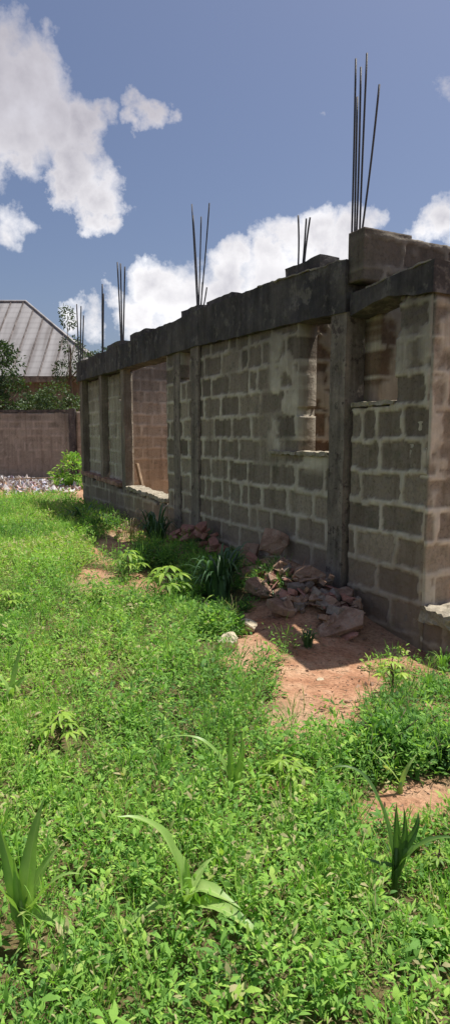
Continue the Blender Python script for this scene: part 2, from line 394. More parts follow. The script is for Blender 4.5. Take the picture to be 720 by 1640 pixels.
# ------------------------------------------------------------------ block walls
def block_wall(name, parent, org, U, Nn, u0, u1, zb, zt, thick, mat, holes=(), res=.02, seed=0, ragged=0.0, smear=(), bw=.47, bh=.245, zoff=0.0, dark_top=0.0):
    """Solid wall from u0 to u1, base zb, top zt (callable or number); Nn points out of the visible face."""
    U = Vector(U); Nn = Vector(Nn)
    nu = max(2, int((u1-u0)/res)); ztm = zt if not callable(zt) else max(zt(u0), zt(u1), zt((u0+u1)/2))
    nz = max(2, int((ztm-zb)/res))
    us = np.linspace(u0, u1, nu+1); zs = np.linspace(zb, ztm, nz+1)
    UU, ZZ = np.meshgrid(us, zs)
    uu = UU+.035*(fbm(UU*6+seed, ZZ*6, seed, 2)-.5); zz = ZZ+zoff+.03*(fbm(UU*5+40, ZZ*5+seed, seed, 2)-.5)+.05*(vnoise(UU*.7+seed, 0, 0)-.5)
    row = np.floor(zz/bh); fz = zz/bh-row
    jit = vnoise(row*7.7+seed, 3.3, 1.1)*.35
    cu = uu/bw+.5*(row % 2)+jit; colm = np.floor(cu); fu = cu-colm
    # occasional half blocks
    h1 = vnoise(colm*5.31+.5, row*3.17+.5, seed+.5)
    split = (h1 > .68)
    fu = np.where(split, np.where(fu < .62, fu/.62, (fu-.62)/.38), fu); wfac = np.where(split, np.where((cu-colm) < .62, .62, .38), 1)
    colm = colm+np.where(split & ((cu-colm) >= .62), .5, 0)
    jw = .011+.015*vnoise(colm*3.3, row*5.1, seed)     # half joint width per block
    du = np.minimum(fu, 1-fu)*bw*wfac; dz = np.minimum(fz, 1-fz)*bh
    # rounded corners
    r = .03; qx = np.maximum(r+jw*1.05-du, 0); qz = np.maximum(r+jw-dz, 0)
    dist = r-np.sqrt(qx**2+qz**2)
    dist = np.where((qx <= 0) & (qz <= 0), r, dist)
    rag = .022*(fbm(UU*16+seed, ZZ*16, 2, 3)-.5)*2
    mort = 1-sstep(-.004, .007, dist+rag)
    lost = sstep(.6, .72, fbm(UU*1.3+seed*3, ZZ*1.3, 9, 3)); mort = mort*(1-.75*lost)
    for (a0, a1, b0, b1, k) in smear:
        inside = sstep(a0-.1, a0+.05, UU)*sstep(a1+.1, a1-.05, UU)*sstep(b0-.1, b0+.05, ZZ)*sstep(b1+.1, b1-.05, ZZ)
        mort = np.maximum(mort, inside*sstep(.47, .56, fbm(UU*5+2, ZZ*5, seed+4, 4))*k)
    blk = np.clip(.5+1.5*(vnoise(colm*9.7+.3, row*7.9+.7, seed+2.5)-.5), 0, 1)
    disp = .004*mort-.009*(1-mort)*fbm(UU*9, ZZ*9, seed, 3)-.003*(1-mort)+.01*(fbm(UU*25, ZZ*25, 1, 2)-.5)+.02*(fbm(UU*1.5, ZZ*1.5, seed, 2)-.5)
    # cell mask
    uc = (UU[:-1, :-1]+UU[1:, 1:])/2; zc = (ZZ[:-1, :-1]+ZZ[1:, 1:])/2
    nse = (fbm(uc*7+seed, zc*7, 3, 3)-.5)*2
    ztf = np.vectorize(zt)(uc) if callable(zt) else zt
    mask = zc < ztf-ragged*(.5+nse)*1.0
    for (a0, a1, b0, b1, rg) in holes:
        mask &= ~((uc > a0+rg*nse) & (uc < a1-rg*nse) & (zc > b0+rg*nse*.6) & (zc < b1-rg*nse*.6))
    B = Vector(org)
    base = np.array(B)[None, None]+UU[..., None]*np.array(U)
    front = base+disp[..., None]*np.array(Nn); front[..., 2] += ZZ
    back = base-thick*np.array(Nn); back[..., 2] += ZZ
    nv = (nu+1)*(nz+1); V = np.concatenate([front.reshape(-1, 3), back.reshape(-1, 3)])
    idx = np.arange(nv).reshape(nz+1, nu+1)
    a, b, c_, d = idx[:-1, :-1], idx[:-1, 1:], idx[1:, 1:], idx[1:, :-1]
    flip = (U.cross(ZV)).dot(Nn) < 0
    quads = []
    def q(*arr):
        st = np.stack([x for x in arr], -1).reshape(-1, 4); quads.append(st[:, ::-1] if flip else st)
    q(a[mask], b[mask], c_[mask], d[mask]); q(a[mask]+nv, d[mask]+nv, c_[mask]+nv, b[mask]+nv)
    pm = np.pad(mask, 1)
    L_ = mask & ~pm[1:-1, :-2]; R_ = mask & ~pm[1:-1, 2:]; Bm = mask & ~pm[:-2, 1:-1]; T_ = mask & ~pm[2:, 1:-1]
    q(a[L_], d[L_], d[L_]+nv, a[L_]+nv); q(b[R_], b[R_]+nv, c_[R_]+nv, c_[R_])
    q(a[Bm], a[Bm]+nv, b[Bm]+nv, b[Bm]); q(d[T_], c_[T_], c_[T_]+nv, d[T_]+nv)
    Q = np.concatenate(quads)
    used, inv = np.unique(Q.ravel(), return_inverse=True); Q = inv.reshape(-1, 4)
    at = {'mortar': np.tile(mort.ravel(), 2)[used], 'block': np.tile(blk.ravel(), 2)[used], 'height': np.tile(ZZ.ravel(), 2)[used]+dark_top}
    V = V[used]
    me = bpy.data.meshes.new(name); me.vertices.add(len(V)); me.vertices.foreach_set('co', V.ravel())
    me.loops.add(Q.size); me.loops.foreach_set('vertex_index', Q.ravel().astype(np.int32)); me.polygons.add(len(Q))
    me.polygons.foreach_set('loop_start', np.arange(len(Q))*4); me.update()
    for k, v in at.items():
        t = me.attributes.new(k, 'FLOAT', 'POINT'); t.data.foreach_set('value', v.astype(np.float32))
    return link(name, me, mat, parent)

def rough_box(name, parent, corner, n, mat, amp=.012, freq=6, seed=0, label=None):
    """corner(a,b,c) maps the unit cube to space; surface lattice pushed about by noise."""
    nu, nv, nw = n; ids = {}; vs = []; fs = []
    def vid(i, j, k):
        if (i, j, k) not in ids:
            ids[(i, j, k)] = len(vs); vs.append(corner(i/nu, j/nv, k/nw))
        return ids[(i, j, k)]
    for i in range(nu):
        for j in range(nv):
            fs.append((vid(i, j, 0), vid(i, j+1, 0), vid(i+1, j+1, 0), vid(i+1, j, 0)))
            fs.append((vid(i, j, nw), vid(i+1, j, nw), vid(i+1, j+1, nw), vid(i, j+1, nw)))
    for i in range(nu):
        for k in range(nw):
            fs.append((vid(i, 0, k), vid(i+1, 0, k), vid(i+1, 0, k+1), vid(i, 0, k+1)))
            fs.append((vid(i, nv, k), vid(i, nv, k+1), vid(i+1, nv, k+1), vid(i+1, nv, k)))
    for j in range(nv):
        for k in range(nw):
            fs.append((vid(0, j, k), vid(0, j, k+1), vid(0, j+1, k+1), vid(0, j+1, k)))
            fs.append((vid(nu, j, k), vid(nu, j+1, k), vid(nu, j+1, k+1), vid(nu, j, k+1)))
    V = np.array([tuple(v) for v in vs])
    dn = np.stack([fbm(V[:, 0]*freq+s_, V[:, 1]*freq+seed, V[:, 2]*freq, 3)-.5 for s_ in (11, 31, 51)], 1)*2*amp
    V = V+dn
    me = bpy.data.meshes.new(name); me.from_pydata(V.tolist(), [], fs); me.update()
    o = link(name, me, mat, parent)
    if label: o['label'] = label
    bm = bmesh.new(); bm.from_mesh(me); bmesh.ops.recalc_face_normals(bm, faces=bm.faces); bm.to_mesh(me); bm.free()
    return o

BLD = empty('unfinished_building', W(0, 0, 0))
tag(BLD, 'roofless unfinished sandcrete block building with blackened ring beam and upright steel bars', 'building')
o3 = (P0[0], P0[1], 0)
def zlin(pts):
    xs = [p[0] for p in pts]; ys = [p[1] for p in pts]
    return lambda s: float(np.interp(s, xs, ys))
bot_far = zlin([(1.0, 2.5), (1.8, 2.54), (4, 2.6), (10.2, 2.62)]); top_far = zlin([(1.0, 2.92), (2.4, 3.0), (4.0, 3.03), (7, 3.0), (10.2, 3.02)])
bot_near = zlin([(-.3, 2.46), (.3, 2.50), (.55, 2.54), (1.0, 2.46)]); top_near = zlin([(-.3, 2.70), (.2, 2.70), (1.0, 2.63)])
# front wall, nearer and farther lengths
block_wall('front_wall', BLD, o3, DV, -EV, .125, .985, -.35, lambda s: bot_near(s)+.004, .2, M_block, holes=[(.45, 1.2, 1.74, 2.7, .055)], res=.016, seed=3, smear=[(.1, .2, 1.9, 2.5, .9), (.34, .5, 1.7, 2.4, .7)])
block_wall('front_wall', BLD, o3, DV, -EV, 1.262, 5.14, -.35, lambda s: bot_far(s)+.004, .2, M_block, holes=[(1.1, 1.79, 1.32, 2.9, .012), (4.33, 4.64, 2.2, 2.75, .015)], res=.02, seed=8,
           smear=[(1.79, 2.3, 1.35, 2.5, .95), (1.3, 1.9, 1.2, 1.33, .9)])
block_wall('low_front_wall', BLD, o3, DV, -EV, 5.142, 10.1, -.35, lambda s: .55+.03*(s-5.1), .22, M_block, res=.03, seed=5, ragged=.09)
block_wall('low_front_wall', BLD, o3, DV, -EV, -2.2, .10, -.5, .2, .24, M_block, res=.02, seed=6, ragged=.05)
# walls running back into the building
org = W(0.105, 0, 0); block_wall('return_wall', BLD, org, EV, -DV, .012, 3.2, -.3, 2.69, .2, M_endblock, res=.02, seed=12, smear=[(.0, .8, .2, 2.4, .8)])
org = W(.84, 0, 0); block_wall('cross_wall', BLD, org, EV, -DV, .165, 3.2, -.1, 2.73, .2, M_rawblock, res=.025, seed=14, smear=[(.2, .8, 1.6, 2.7, .9)])
org = W(.84, 0, 0); block_wall('upper_course', BLD, org, EV, -DV, -.03, 3.2, 2.731, lambda u: 3.125 if u < .46 else 3.10, .2, M_block, res=.014, seed=15, zoff=.12, ragged=.004, dark_top=.0, smear=[(0, .5, 2.9, 3.0, 1.0)])
org = W(1.82, 0, 0); block_wall('cross_wall', BLD, org, EV, -DV, .203, 3.2, -.1, 2.62, .2, M_rawblock, res=.02, seed=16, smear=[(.2, .9, 1.3, 2.6, .9)])
org = W(4.95, 0, 0); block_wall('cross_wall', BLD, org, EV, -DV, .203, 3.2, -.1, 2.9, .2, M_blockwarm, res=.04, seed=17)
org = W(9.9, 0, 0); block_wall('end_wall', BLD, org, EV, -DV, .225, 5.2, -.1, lambda u: min(2.6+.35*u, 3.9), .2, M_tan, res=.03, seed=18, ragged=.03)
for a_, b_, sd_ in ((7.283, 8.447, 31), (8.623, 9.897, 32)):
    block_wall('infill_wall', BLD, W(0, .12, 0), DV, -EV, a_, b_, .45, 2.6, .1, M_tan, res=.025, seed=sd_, ragged=.02, holes=[(a_+.2, a_+.5, 2.15, 2.45, .06)])
block_wall('rear_wall', BLD, W(0, 3.21, 0), DV, -EV, .0, 9.0, -.1, 2.6, .2, M_blockwarm, res=.05, seed=19)
# ring beams
def beam(s0, s1, zb, zt, e0, e1, seed, n=60):
    rough_box('ring_beam', BLD, lambda a, b, c: W(s0+(s1-s0)*a, e0+(e1-e0)*b, zb(s0+(s1-s0)*a)*(1-c)+zt(s0+(s1-s0)*a)*c), (n, 5, 9), M_beam, .022, 5, seed)
beam(1.04, 10.15, bot_far, top_far, -.045, .235, 3, 170)
beam(.085, .99, bot_near, top_near, -.035, .22, 5, 30)
# rough strips; the pale one on the beam top paints its sunlit edge
def crust(name, s0, s1, zf, e0, e1, h, seed, mat=M_mortar, n=40, amp=.016):
    return rough_box(name, BLD, lambda a, b, c: W(s0+(s1-s0)*a, e0+(e1-e0)*b, zf(s0+(s1-s0)*a)+h*(c-.35)), (n, 6, 3), mat, amp, 14, seed)
crust('lit_top_edge', 1.06, 2.5, top_far, -.05, .2, .012, 1, rough_mat('grey_lit_edge', (.2, .18, .15), (.36, .33, .28), 7), n=50)
crust('lit_top_edge', .12, .80, top_near, -.04, .2, .012, 2, bpy.data.materials['grey_lit_edge'])
crust('window_sill', .47, .975, lambda s: 1.745, -.02, .19, .035, 3)
crust('window_sill', 1.28, 1.78, lambda s: 1.325, -.025, .19, .04, 4)
crust('window_sill', 1.80, 2.28, lambda s: 1.325, -.028, .05, .03, 14)
crust('wall_capping', 5.2, 7.0, lambda s: .545+.03*(s-5.1), -.03, .23, .06, 5, n=60, amp=.03)
crust('wall_capping', 7.5, 10.05, lambda s: .55+.03*(s-5.1), -.03, .24, .07, 6, rough_mat('orange_mortar', (.35, .19, .13), (.52, .35, .26), 9), n=60, amp=.03)
crust('wall_capping', -2.2, .09, lambda s: .19, -.05, .26, .1, 7, n=60, amp=.045)
# columns
def column(s0, s1, z1, e0, e1, mat, seed, zb=-.3):
    rough_box('column', BLD, lambda a, b, c: W(s0+(s1-s0)*a, e0+(e1-e0)*b, zb+(z1-zb)*c), (5, 5, 60), mat, .012, 5, seed)
column(1.045, 1.255, 2.515, -.03, .2, M_post, 1)
column(4.0, 4.22, 2.605, -.03, .0, M_post, 2)
column(4.645, 4.86, 2.605, -.012, .01, M_post, 12)
column(7.10, 7.28, 2.615, .0, .13, M_postwarm, 3, .5)
column(8.45, 8.62, 2.615, .0, .13, M_postwarm, 4, .5)
column(9.9, 10.1, 2.615, -.0, .2, M_postwarm, 5, .5)
# blocks bedded on the beam where the rooms divide
def bedblock(x0, x1, ytop, ez, seed, off=.1, mat=M_beam, ww=.2):
    sa, _ = wallpt(x0, ytop, 0); sb, za = wallpt(x1, ytop, 0); zt = wallpt((x0+x1)/2, ytop, 0)[1]
    s0, s1 = min(sa, sb), max(sa, sb); zb = top_far((s0+s1)/2)-.01
    rough_box('bedded_block', BLD, lambda a, b, c: W(s0+(s1-s0)*a, .0+ww*b, zb+(zt-zb)*c), (8, 5, 6), mat, .016, 8, seed)
bedblock(457, 512, 419, 0, 1); bedblock(330, 370, 476, 0, 2); bedblock(290, 316, 493, 0, 3)
bedblock(208, 234, 531, 0, 4); bedblock(172, 194, 549, 0, 5)
# upright starter bars
def rebar(b, t, off=.1, ext=1.0, r=.0085):
    sb, zb = wallpt(*b, off); st, zt = wallpt(*t, off)
    A = W(sb, off, zb-.06); B = A+(W(st, off, zt)-A)*ext; d = B-A
    k = random.uniform(-.015, .015)
    mb = MB(); n = 9
    mb.tube([A+d*(i/n)+DV*k*math.sin(math.pi*i/n)*.9 for i in range(n+1)], r, 7); mb.build('rebar', M_steel, BLD)
for b, t, e in (((561, 430), (567, 183), 1.33), ((568, 430), (575, 183), 1.28), ((573, 430), (583, 183), 1.36), ((577, 375), (601, 183), 1.22), ((566, 440), (571, 183), 1.1)): rebar(b, t, .1, e)
for b, t in (((316, 495), (307, 327)), ((318, 495), (309, 345)), ((318, 495), (322, 347)), ((320, 495), (335, 325)), ((321, 495), (324, 452)), ((323, 495), (331, 460)),
             ((477, 420), (477, 345)), ((484, 420), (490, 350)), ((486, 420), (496, 348))): rebar(b, t, .1, 1, .0085)
for b, t in (((195, 572), (188, 420)), ((196, 572), (193, 422)), ((197, 572), (200, 427)), ((164, 570), (164, 455)), ((165, 570), (166, 470)), ((127, 590), (123, 487)), ((129, 590), (130, 490)), ((131, 590), (134, 505))): rebar(b, t, .08, 1, .013)
# plank leaning inside the far openings
s_, z_ = wallpt(219, 742, .45); s2, z2 = wallpt(236, 795, .25)
A = W(s2, .25, z2-.25); B = W(s_, .45, z_); dd = B-A; sd = DV*.075; th = EV*.02
mb = MB(); mb.add([A-sd-th, A+sd-th, B+sd*.8-th, B-sd*.9-th, A-sd+th, A+sd+th, B+sd*.8+th, B-sd*.9+th], [(0, 1, 2, 3), (7, 6, 5, 4), (0, 4, 5, 1), (1, 5, 6, 2), (2, 6, 7, 3), (3, 7, 4, 0)])
tag(mb.build('wooden_plank', M_wood, smooth=False), 'short weathered plank leaning inside the far wall opening', 'plank')

# ------------------------------------------------------------------ boundary wall at the back left
bl = depth(-330, 700, 22.6); br = depth(112, 697, 21.4); bl[2] = br[2] = 0
BW = empty('boundary_wall', tuple(bl))
tag(BW, 'long brown block boundary wall standing behind the weedy plot at left', 'wall')
u = Vector(br)-Vector(bl); uu_ = u.normalized(); nn_ = Vector((uu_.y, -uu_.x, 0))
M_bwall = block_material('boundary_blocks', (.26, .235, .2), (.35, .32, .27), (.42, .38, .33), .4, (.3, .24, .19))
block_wall('wall_panel', BW, tuple(bl), uu_, nn_, 0, u.length, -.2, lambda s: 2.33-.002*s, .2, M_bwall, res=.06, seed=21, ragged=.05)
e_ = Vector(br)
rough_box('pillar', BW, lambda a, b, c: e_+uu_*(.0+.22*a)-nn_*(.12*b-.06)+ZV*(-.1+2.5*c), (3, 3, 20), M_beam, .01, 4, 1)
block_wall('wall_panel', BW, tuple(br), uu_, nn_, .23, 3.5, -.2, 2.3, .2, M_blockwarm, res=.06, seed=22)
rough_box('coping', BW, lambda a, b, c: Vector(bl)+u*a-nn_*(.24*b-.02)+ZV*(2.28+.09*c-.0015*a), (80, 3, 2), M_beam, .02, 4, 7)

# ------------------------------------------------------------------ house beyond
def house():
    H = empty('house', (-14, 31, 0)); tag(H, 'house with pale grey hipped metal roof behind the boundary wall', 'house')
    m_r, nt = newmat('pale_metal_roof')
    tc = N(nt, 'ShaderNodeTexCoord'); mp = N(nt, 'ShaderNodeMapping'); nt.links.new(tc.outputs['Object'], mp.inputs[0]); mp.inputs['Scale'].default_value = (3.2, .35, .35)
    nz = N(nt, 'ShaderNodeTexNoise'); nz.inputs['Scale'].default_value = 1.0; nz.inputs['Detail'].default_value = 4; nt.links.new(mp.outputs[0], nz.inputs['Vector'])
    c = ramp(nt, nz.outputs['Fac'], [(.3, (.17, .155, .15)), (.5, (.25, .24, .24)), (.7, (.32, .31, .31))])
    wv = N(nt, 'ShaderNodeTexWave', bands_direction='Z'); wv.inputs['Scale'].default_value = 1.05; wv.inputs['Distortion'].default_value = .6
    nt.links.new(tc.outputs['Object'], wv.inputs['Vector'])
    c = mixc(nt, .25, c, ramp(nt, wv.outputs['Fac'], [(.0, (.45, .42, .42)), (.35, (1, 1, 1))]), 'MULTIPLY')
    fin(nt, c, .55, spec=.4)
    yf, yr, yb = 28., 32.3, 37.
    xr, xl = (185-360)/1000*yf, -24.; ez = 1.5+92/1000*28; rx, rl = (52-360)/1000*yr, -20.; rz = 1.5+205/1000*yr
    R = MB()
    A = Vector((xl, yf, ez)); B = Vector((xr, yf, ez)); C = Vector((xr, yb, ez)); Dd = Vector((xl, yb, ez)); P = Vector((rl, yr, rz)); Q = Vector((rx, yr, rz))
    R.add([A, B, C, Dd, P, Q], [(0, 1, 5, 4), (1, 2, 5), (2, 3, 4, 5), (3, 0, 4), (0, 3, 2, 1)])
    roof = R.build('roof', m_r, H, smooth=False)
    m_rib = rough_mat('roof_rib', (.13, .11, .105), (.22, .2, .195), 2)
    x = xl+.3
    nrm = (B-A).cross(P-A).normalized()
    while x < xr-.1:       # standing ribs of the front slope
        if x < rl: t = (x-xl)/(rl-xl)
        elif x > rx: t = (xr-x)/(xr-rx)
        else: t = 1
        a0 = Vector((x, yf, ez)); a1 = Vector((x, yf+(yr-yf)*t, ez+(rz-ez)*t))
        w = Vector((.045, 0, 0)); h = nrm*.05
        S = MB(); S.add([a0-w, a0+w, a0+h, a1-w, a1+w, a1+h], [(0, 2, 5, 3), (2, 1, 4, 5), (0, 1, 2)]); x += .62
        S.build('roof_rib', m_rib, H, smooth=False)
    K = MB(); K.tube([P+Vector((0, 0, .03)), Q+Vector((0, 0, .03)), B+Vector((0, 0, .03))], .07, 6); K.build('ridge_cap', m_r, H)
    m_w = rough_mat('house_render', (.16, .14, .115), (.24, .21, .18), 1.2)
    Wl = MB(); a, b = xl+.6, xr-.6; c0, d = yf+.6, yb-.6
    Wl.add([(a, c0, 0), (b, c0, 0), (b, d, 0), (a, d, 0), (a, c0, ez-.02), (b, c0, ez-.02), (b, d, ez-.02), (a, d, ez-.02)], [(0, 1, 5, 4), (1, 2, 6, 5), (2, 3, 7, 6), (3, 0, 4, 7)])
    Wl.build('house_wall', m_w, H, smooth=False)
    fb = MB(); fb.add([(xl, yf-.03, ez-.25), (xr, yf-.03, ez-.25), (xr, yf-.03, ez+.01), (xl, yf-.03, ez+.01), (xl, yf+.02, ez-.25), (xr, yf+.02, ez-.25), (xr, yf+.02, ez+.01), (xl, yf+.02, ez+.01)],
                      [(0, 1, 2, 3), (4, 7, 6, 5), (0, 4, 5, 1), (1, 5, 6, 2), (3, 2, 6, 7), (0, 3, 7, 4)]); fb.build('fascia', M_post, H, smooth=False)
    for wx in (-9.6, -13.0, -17.5):
        w = MB(); w.add([(wx-.6, c0-.04, 1.3), (wx+.6, c0-.04, 1.3), (wx+.6, c0-.04, 2.7), (wx-.6, c0-.04, 2.7), (wx-.6, c0, 1.3), (wx+.6, c0, 1.3), (wx+.6, c0, 2.7), (wx-.6, c0, 2.7)], [(0, 1, 2, 3), (0, 4, 5, 1), (1, 5, 6, 2), (3, 2, 6, 7), (0, 3, 7, 4)])
        w.build('window', M_steel, H, smooth=False)
house()

# ------------------------------------------------------------------ trees and shrubs
def crown(name, parent, clumps, nleaf, size, seed, mat=M_tree, tl=.5):
    rg = np.random.default_rng(seed); B, Dn, Nr, L, Wd, T = [], [], [], [], [], []
    for (c, r, k) in clumps:
        n = int(nleaf*k)
        d = unit(rg.normal(0, 1, (n, 3))); rad = rg.uniform(.35, 1, n)**.5*(.72+.5*fbm(d[:, 0]*2+seed, d[:, 1]*2+c[0], d[:, 2]*2+9, 3))
        p = np.array(c)+d*rad[:, None]*np.array(r)
        hole = fbm(p[:, 0]*1.8/size*.12, p[:, 1]*1.8/size*.12, p[:, 2]*1.8/size*.12+seed, 2) > .40
        p = p[hole]; d = d[hole]; n = len(p)
        B.append(p); Dn.append(unit(d+rg.normal(0, .7, (n, 3)))); Nr.append(unit(rg.normal(0, 1, (n, 3))+np.array([0, 0, .8])))
        L.append(rg.uniform(.7, 1.4, n)*size); Wd.append(rg.uniform(.35, .55, n)*size); T.append(tl+.22*rg.standard_normal(n))
    c_ = np.concatenate
    return leaf_mesh(name, c_(B), c_(Dn), c_(Nr), c_(L), c_(Wd), np.full(len(c_(L)), .2), c_(T), mat, parent)
def tree(name, loc, h, clumps, label, cat, nleaf, size, seed, mat=M_tree, tr=.12, group=None, tl=.5):
    t = empty(name, loc); tag(t, label, cat, group)
    loc = Vector(loc); mb = MB()
    top = loc+Vector((.1, 0, h))
    mb.tube([loc-ZV*.1, loc.lerp(top, .4)+Vector((.06, 0, 0))*h*.2, top], [tr, tr*.75, tr*.4], 9)
    cl = [(tuple(loc+Vector(c)), r, k) for c, r, k in clumps]
    for c, r, k in cl:
        st = loc.lerp(top, random.uniform(.45, .9)); en = Vector(c)
        mb.tube([st, st.lerp(en, .5)+ZV*.08*h*.3, en], [tr*.45, tr*.3, tr*.12], 6)
    mb.build('trunk' if 'shrub' not in name else 'stems', M_bark, t)
    crown('crown' if 'shrub' not in name else 'foliage', t, cl, nleaf, size, seed, mat, tl)
    return t
def dpt(x, y, Y, z=None):
    p = depth(x, y, Y); return (p[0], p[1], p[2] if z is None else z)
tree('broadleaf_tree', dpt(-12, 697, 25, 0), 3.6, [((0, 0, 4.2), (1.3, 1.1, 1.0), 1.1), ((.95, .2, 3.1), (.8, .9, .8), .9), ((1.9, .2, 2.6), (.8, .7, .6), .8), ((-.8, 0, 3.4), (1, 1, 1), .9), ((.2, -.3, 2.6), (1.1, 1, .7), .8), ((.5, 0, 4.7), (.5, .5, .5), .4)],
     'dark leafy tree beyond the boundary wall in front of the pale roof', 'tree', 1500, .15, 1)
tree('thin_tree', dpt(113, 697, 27.2, 0), 5.3, [((0, 0, 6.3), (.33, .35, .75), .45), ((.15, 0, 5.2), (.5, .5, .6), .45), ((.9, 0, 4.6), (.6, .5, .5), .5), ((-.1, 0, 4.2), (.6, .6, .5), .5), ((1.5, .4, 4.9), (.5, .4, .4), .35)],
     'tall thin tree between the pale roof and the end of the block building', 'tree', 900, .13, 2, tr=.08)
tree('leafy_shrub', dpt(92, 697, 23.5, 0), 2.0, [((0, 0, 2.75), (.85, .6, .7), 1.2), ((-.7, .2, 2.4), (.7, .5, .7), .9), ((.6, 0, 2.5), (.5, .5, .6), .7)],
     'mid green shrub rising over the boundary wall beside its dark pillar', 'shrub', 1100, .12, 3, tr=.05, tl=.75)
tree('leafy_shrub', dpt(57, 697, 24.2, 0), 2.0, [((0, 0, 2.5), (.8, .6, .5), 1), ((-.7, .1, 2.3), (.5, .5, .5), .6)],
     'lower dark shrub over the boundary wall just right of the leafy tree', 'shrub', 1000, .12, 4, tr=.05)
tree('leafy_shrub', dpt(112, 697, 17.5, 0), .5, [((0, 0, .62), (.4, .4, .42), 1), ((-.22, 0, .4), (.35, .35, .35), .7), ((.2, 0, .35), (.35, .3, .35), .6)],
     'bright green shrub in front of the boundary wall at the building corner', 'shrub', 900, .11, 5, M_weed, .03, tl=.62)

# ------------------------------------------------------------------ rubbish strip and pole near the boundary wall
def litter():
    m, nt = newmat('mixed_litter'); fin(nt, ramp(nt, attr(nt, 'tint'), [(0, (.16, .14, .13)), (.35, (.5, .44, .38)), (.6, (.62, .6, .58)), (.85, (.34, .38, .5)), (1, (.6, .35, .3))]), .8)
    mb = MB(); rr = random.Random(3)
    for i in range(1300):
        px = rr.uniform(-180, 128); py = 765+30*rr.betavariate(2, 2); p = gp(px, py)
        hump = .28*math.exp(-((py-780)/9)**2)*(.5+.8*float(fbm(p.x*1.2, 2, 0, 2)))
        r = rr.uniform(.025, .10); q = []
        for k in range(6):
            q.append(p+ZV*(hump*rr.random()+.02)+Vector((rr.gauss(0, 1), rr.gauss(0, 1), rr.gauss(0, .6))).normalized()*r*rr.uniform(.5, 1.3))
        mb.add(q, [(0, 1, 2), (0, 2, 3), (0, 3, 4), (0, 4, 1), (5, 2, 1), (5, 3, 2), (5, 4, 3), (5, 1, 4)], rr.random()**1.0)
    tag(mb.build('rubble_litter', m, smooth=False), 'strip of pale rubble and rubbish lying along the foot of the boundary wall', 'litter', kind='stuff')
litter()
mb = MB(); a = depth(-150, 769, 18.6); b = depth(130, 764, 18.0); mb.tube([Vector(a), Vector(a).lerp(Vector(b), .5)-ZV*.03, Vector(b)], .018, 6)
for t in (.02, .5, .93):
    p = Vector(a).lerp(Vector(b), t); mb.tube([Vector((p.x, p.y, -.05)), p+ZV*.02], .02, 6)
tag(mb.build('pole_rail', M_wood), 'thin pale rail on short pegs running in front of the rubbish strip', 'rail')

# ------------------------------------------------------------------ rocks
def rock(name, pos, size, rot, seed, mat, sharp=.0, npts=14):
    rr = random.Random(seed); bm = bmesh.new()
    if 'slab' in name or (name == 'rubble_chunk' and seed % 2):
        n_ = rr.randint(5, 7)
        for k in range(n_):
            a = 6.283*(k+rr.uniform(-.3, .3))/n_; r_ = rr.uniform(.38, .58)
            for z_ in (-.5, .5):
                bm.verts.new((math.cos(a)*r_*size[0]+rr.gauss(0, .03)*size[0], math.sin(a)*r_*size[1]+rr.gauss(0, .03)*size[1], z_*size[2]*rr.uniform(.7, 1.1)))
        npts = 0
    for _ in range(npts):
        v = Vector((rr.gauss(0, 1), rr.gauss(0, 1), rr.gauss(0, 1))).normalized()*rr.uniform(.8, 1.05)
        v = Vector((max(-.75, min(.75, v.x)), max(-.75, min(.75, v.y)), max(-.6, min(.6, v.z))))
        bm.verts.new((v.x*size[0]*.65, v.y*size[1]*.65, v.z*size[2]*.8))
    r = bmesh.ops.convex_hull(bm, input=bm.verts)
    bmesh.ops.delete(bm, geom=[g for g in r['geom_interior'] if isinstance(g, bmesh.types.BMVert)], context='VERTS')
    bmesh.ops.bevel(bm, geom=list(bm.edges), offset=min(size)*.05, segments=1, affect='EDGES', profile=.5)
    bmesh.ops.triangulate(bm, faces=list(bm.faces)); bmesh.ops.subdivide_edges(bm, edges=list(bm.edges), cuts=1)
    k = min(size)*.018
    for v in bm.verts:
        v.co += Vector((rr.gauss(0, 1), rr.gauss(0, 1), rr.gauss(0, 1)))*k
    me = bpy.data.meshes.new(name); bm.to_mesh(me); bm.free()
    o = link(name, me, mat); o.location = pos; o.rotation_euler = rot
    return o
def rpos(px, py, emax=-.14):
    p = gp(px, py)
    if (p.x-P0[0])*E2[0]+(p.y-P0[1])*E2[1] > emax:
        s_, z_ = wallpt(px, py, emax); p = W(s_, emax, max(z_, float(height(*W(s_, emax, 0)[:2]))))
    return p
def rk(px, py, wpx, hpx, thick, rot, seed, mat, label, name='stone_slab', lift=0.0, cat='stone', group=None):
    p = rpos(px, py+hpx*.3); sc = p.y/1000.0
    w = wpx*sc*1.1; h = hpx*sc*1.1
    o = rock(name, p+ZV*lift, (w, max(h, w*.6), thick), rot, seed, mat); tag(o, label, cat, group); return o
R_ = math.radians
rk(436, 893, 50, 36, .13, (R_(60), R_(12), R_(-25)), 1, M_rock, 'big pinkish boulder leaning upright at the top of the rubble heap', 'boulder', .16)
rk(397, 890, 34, 44, .06, (R_(62), R_(30), R_(-40)), 2, M_rock, 'thin slab leaning on the wall left of the biggest boulder', 'stone_slab', .08)
rk(494, 925, 52, 30, .12, (R_(35), R_(10), R_(-20)), 3, M_rock, 'rounded brown stone against the wall at the upper right of the heap', 'stone', .07)
rk(541, 1000, 86, 40, .05, (R_(24), R_(-20), R_(20)), 4, M_rock, 'large flat slab tilted on the lower right edge of the heap', 'stone_slab', .07)
rk(416, 942, 60, 28, .10, (R_(20), R_(15), R_(-10)), 5, M_rock, 'broad pale pink slab on the left side of the heap', 'stone_slab', .05)
rk(456, 975, 54, 24, .07, (R_(15), R_(12), R_(5)), 6, M_rock, 'flat tan slab in the middle of the lower heap', 'stone_slab', .05)
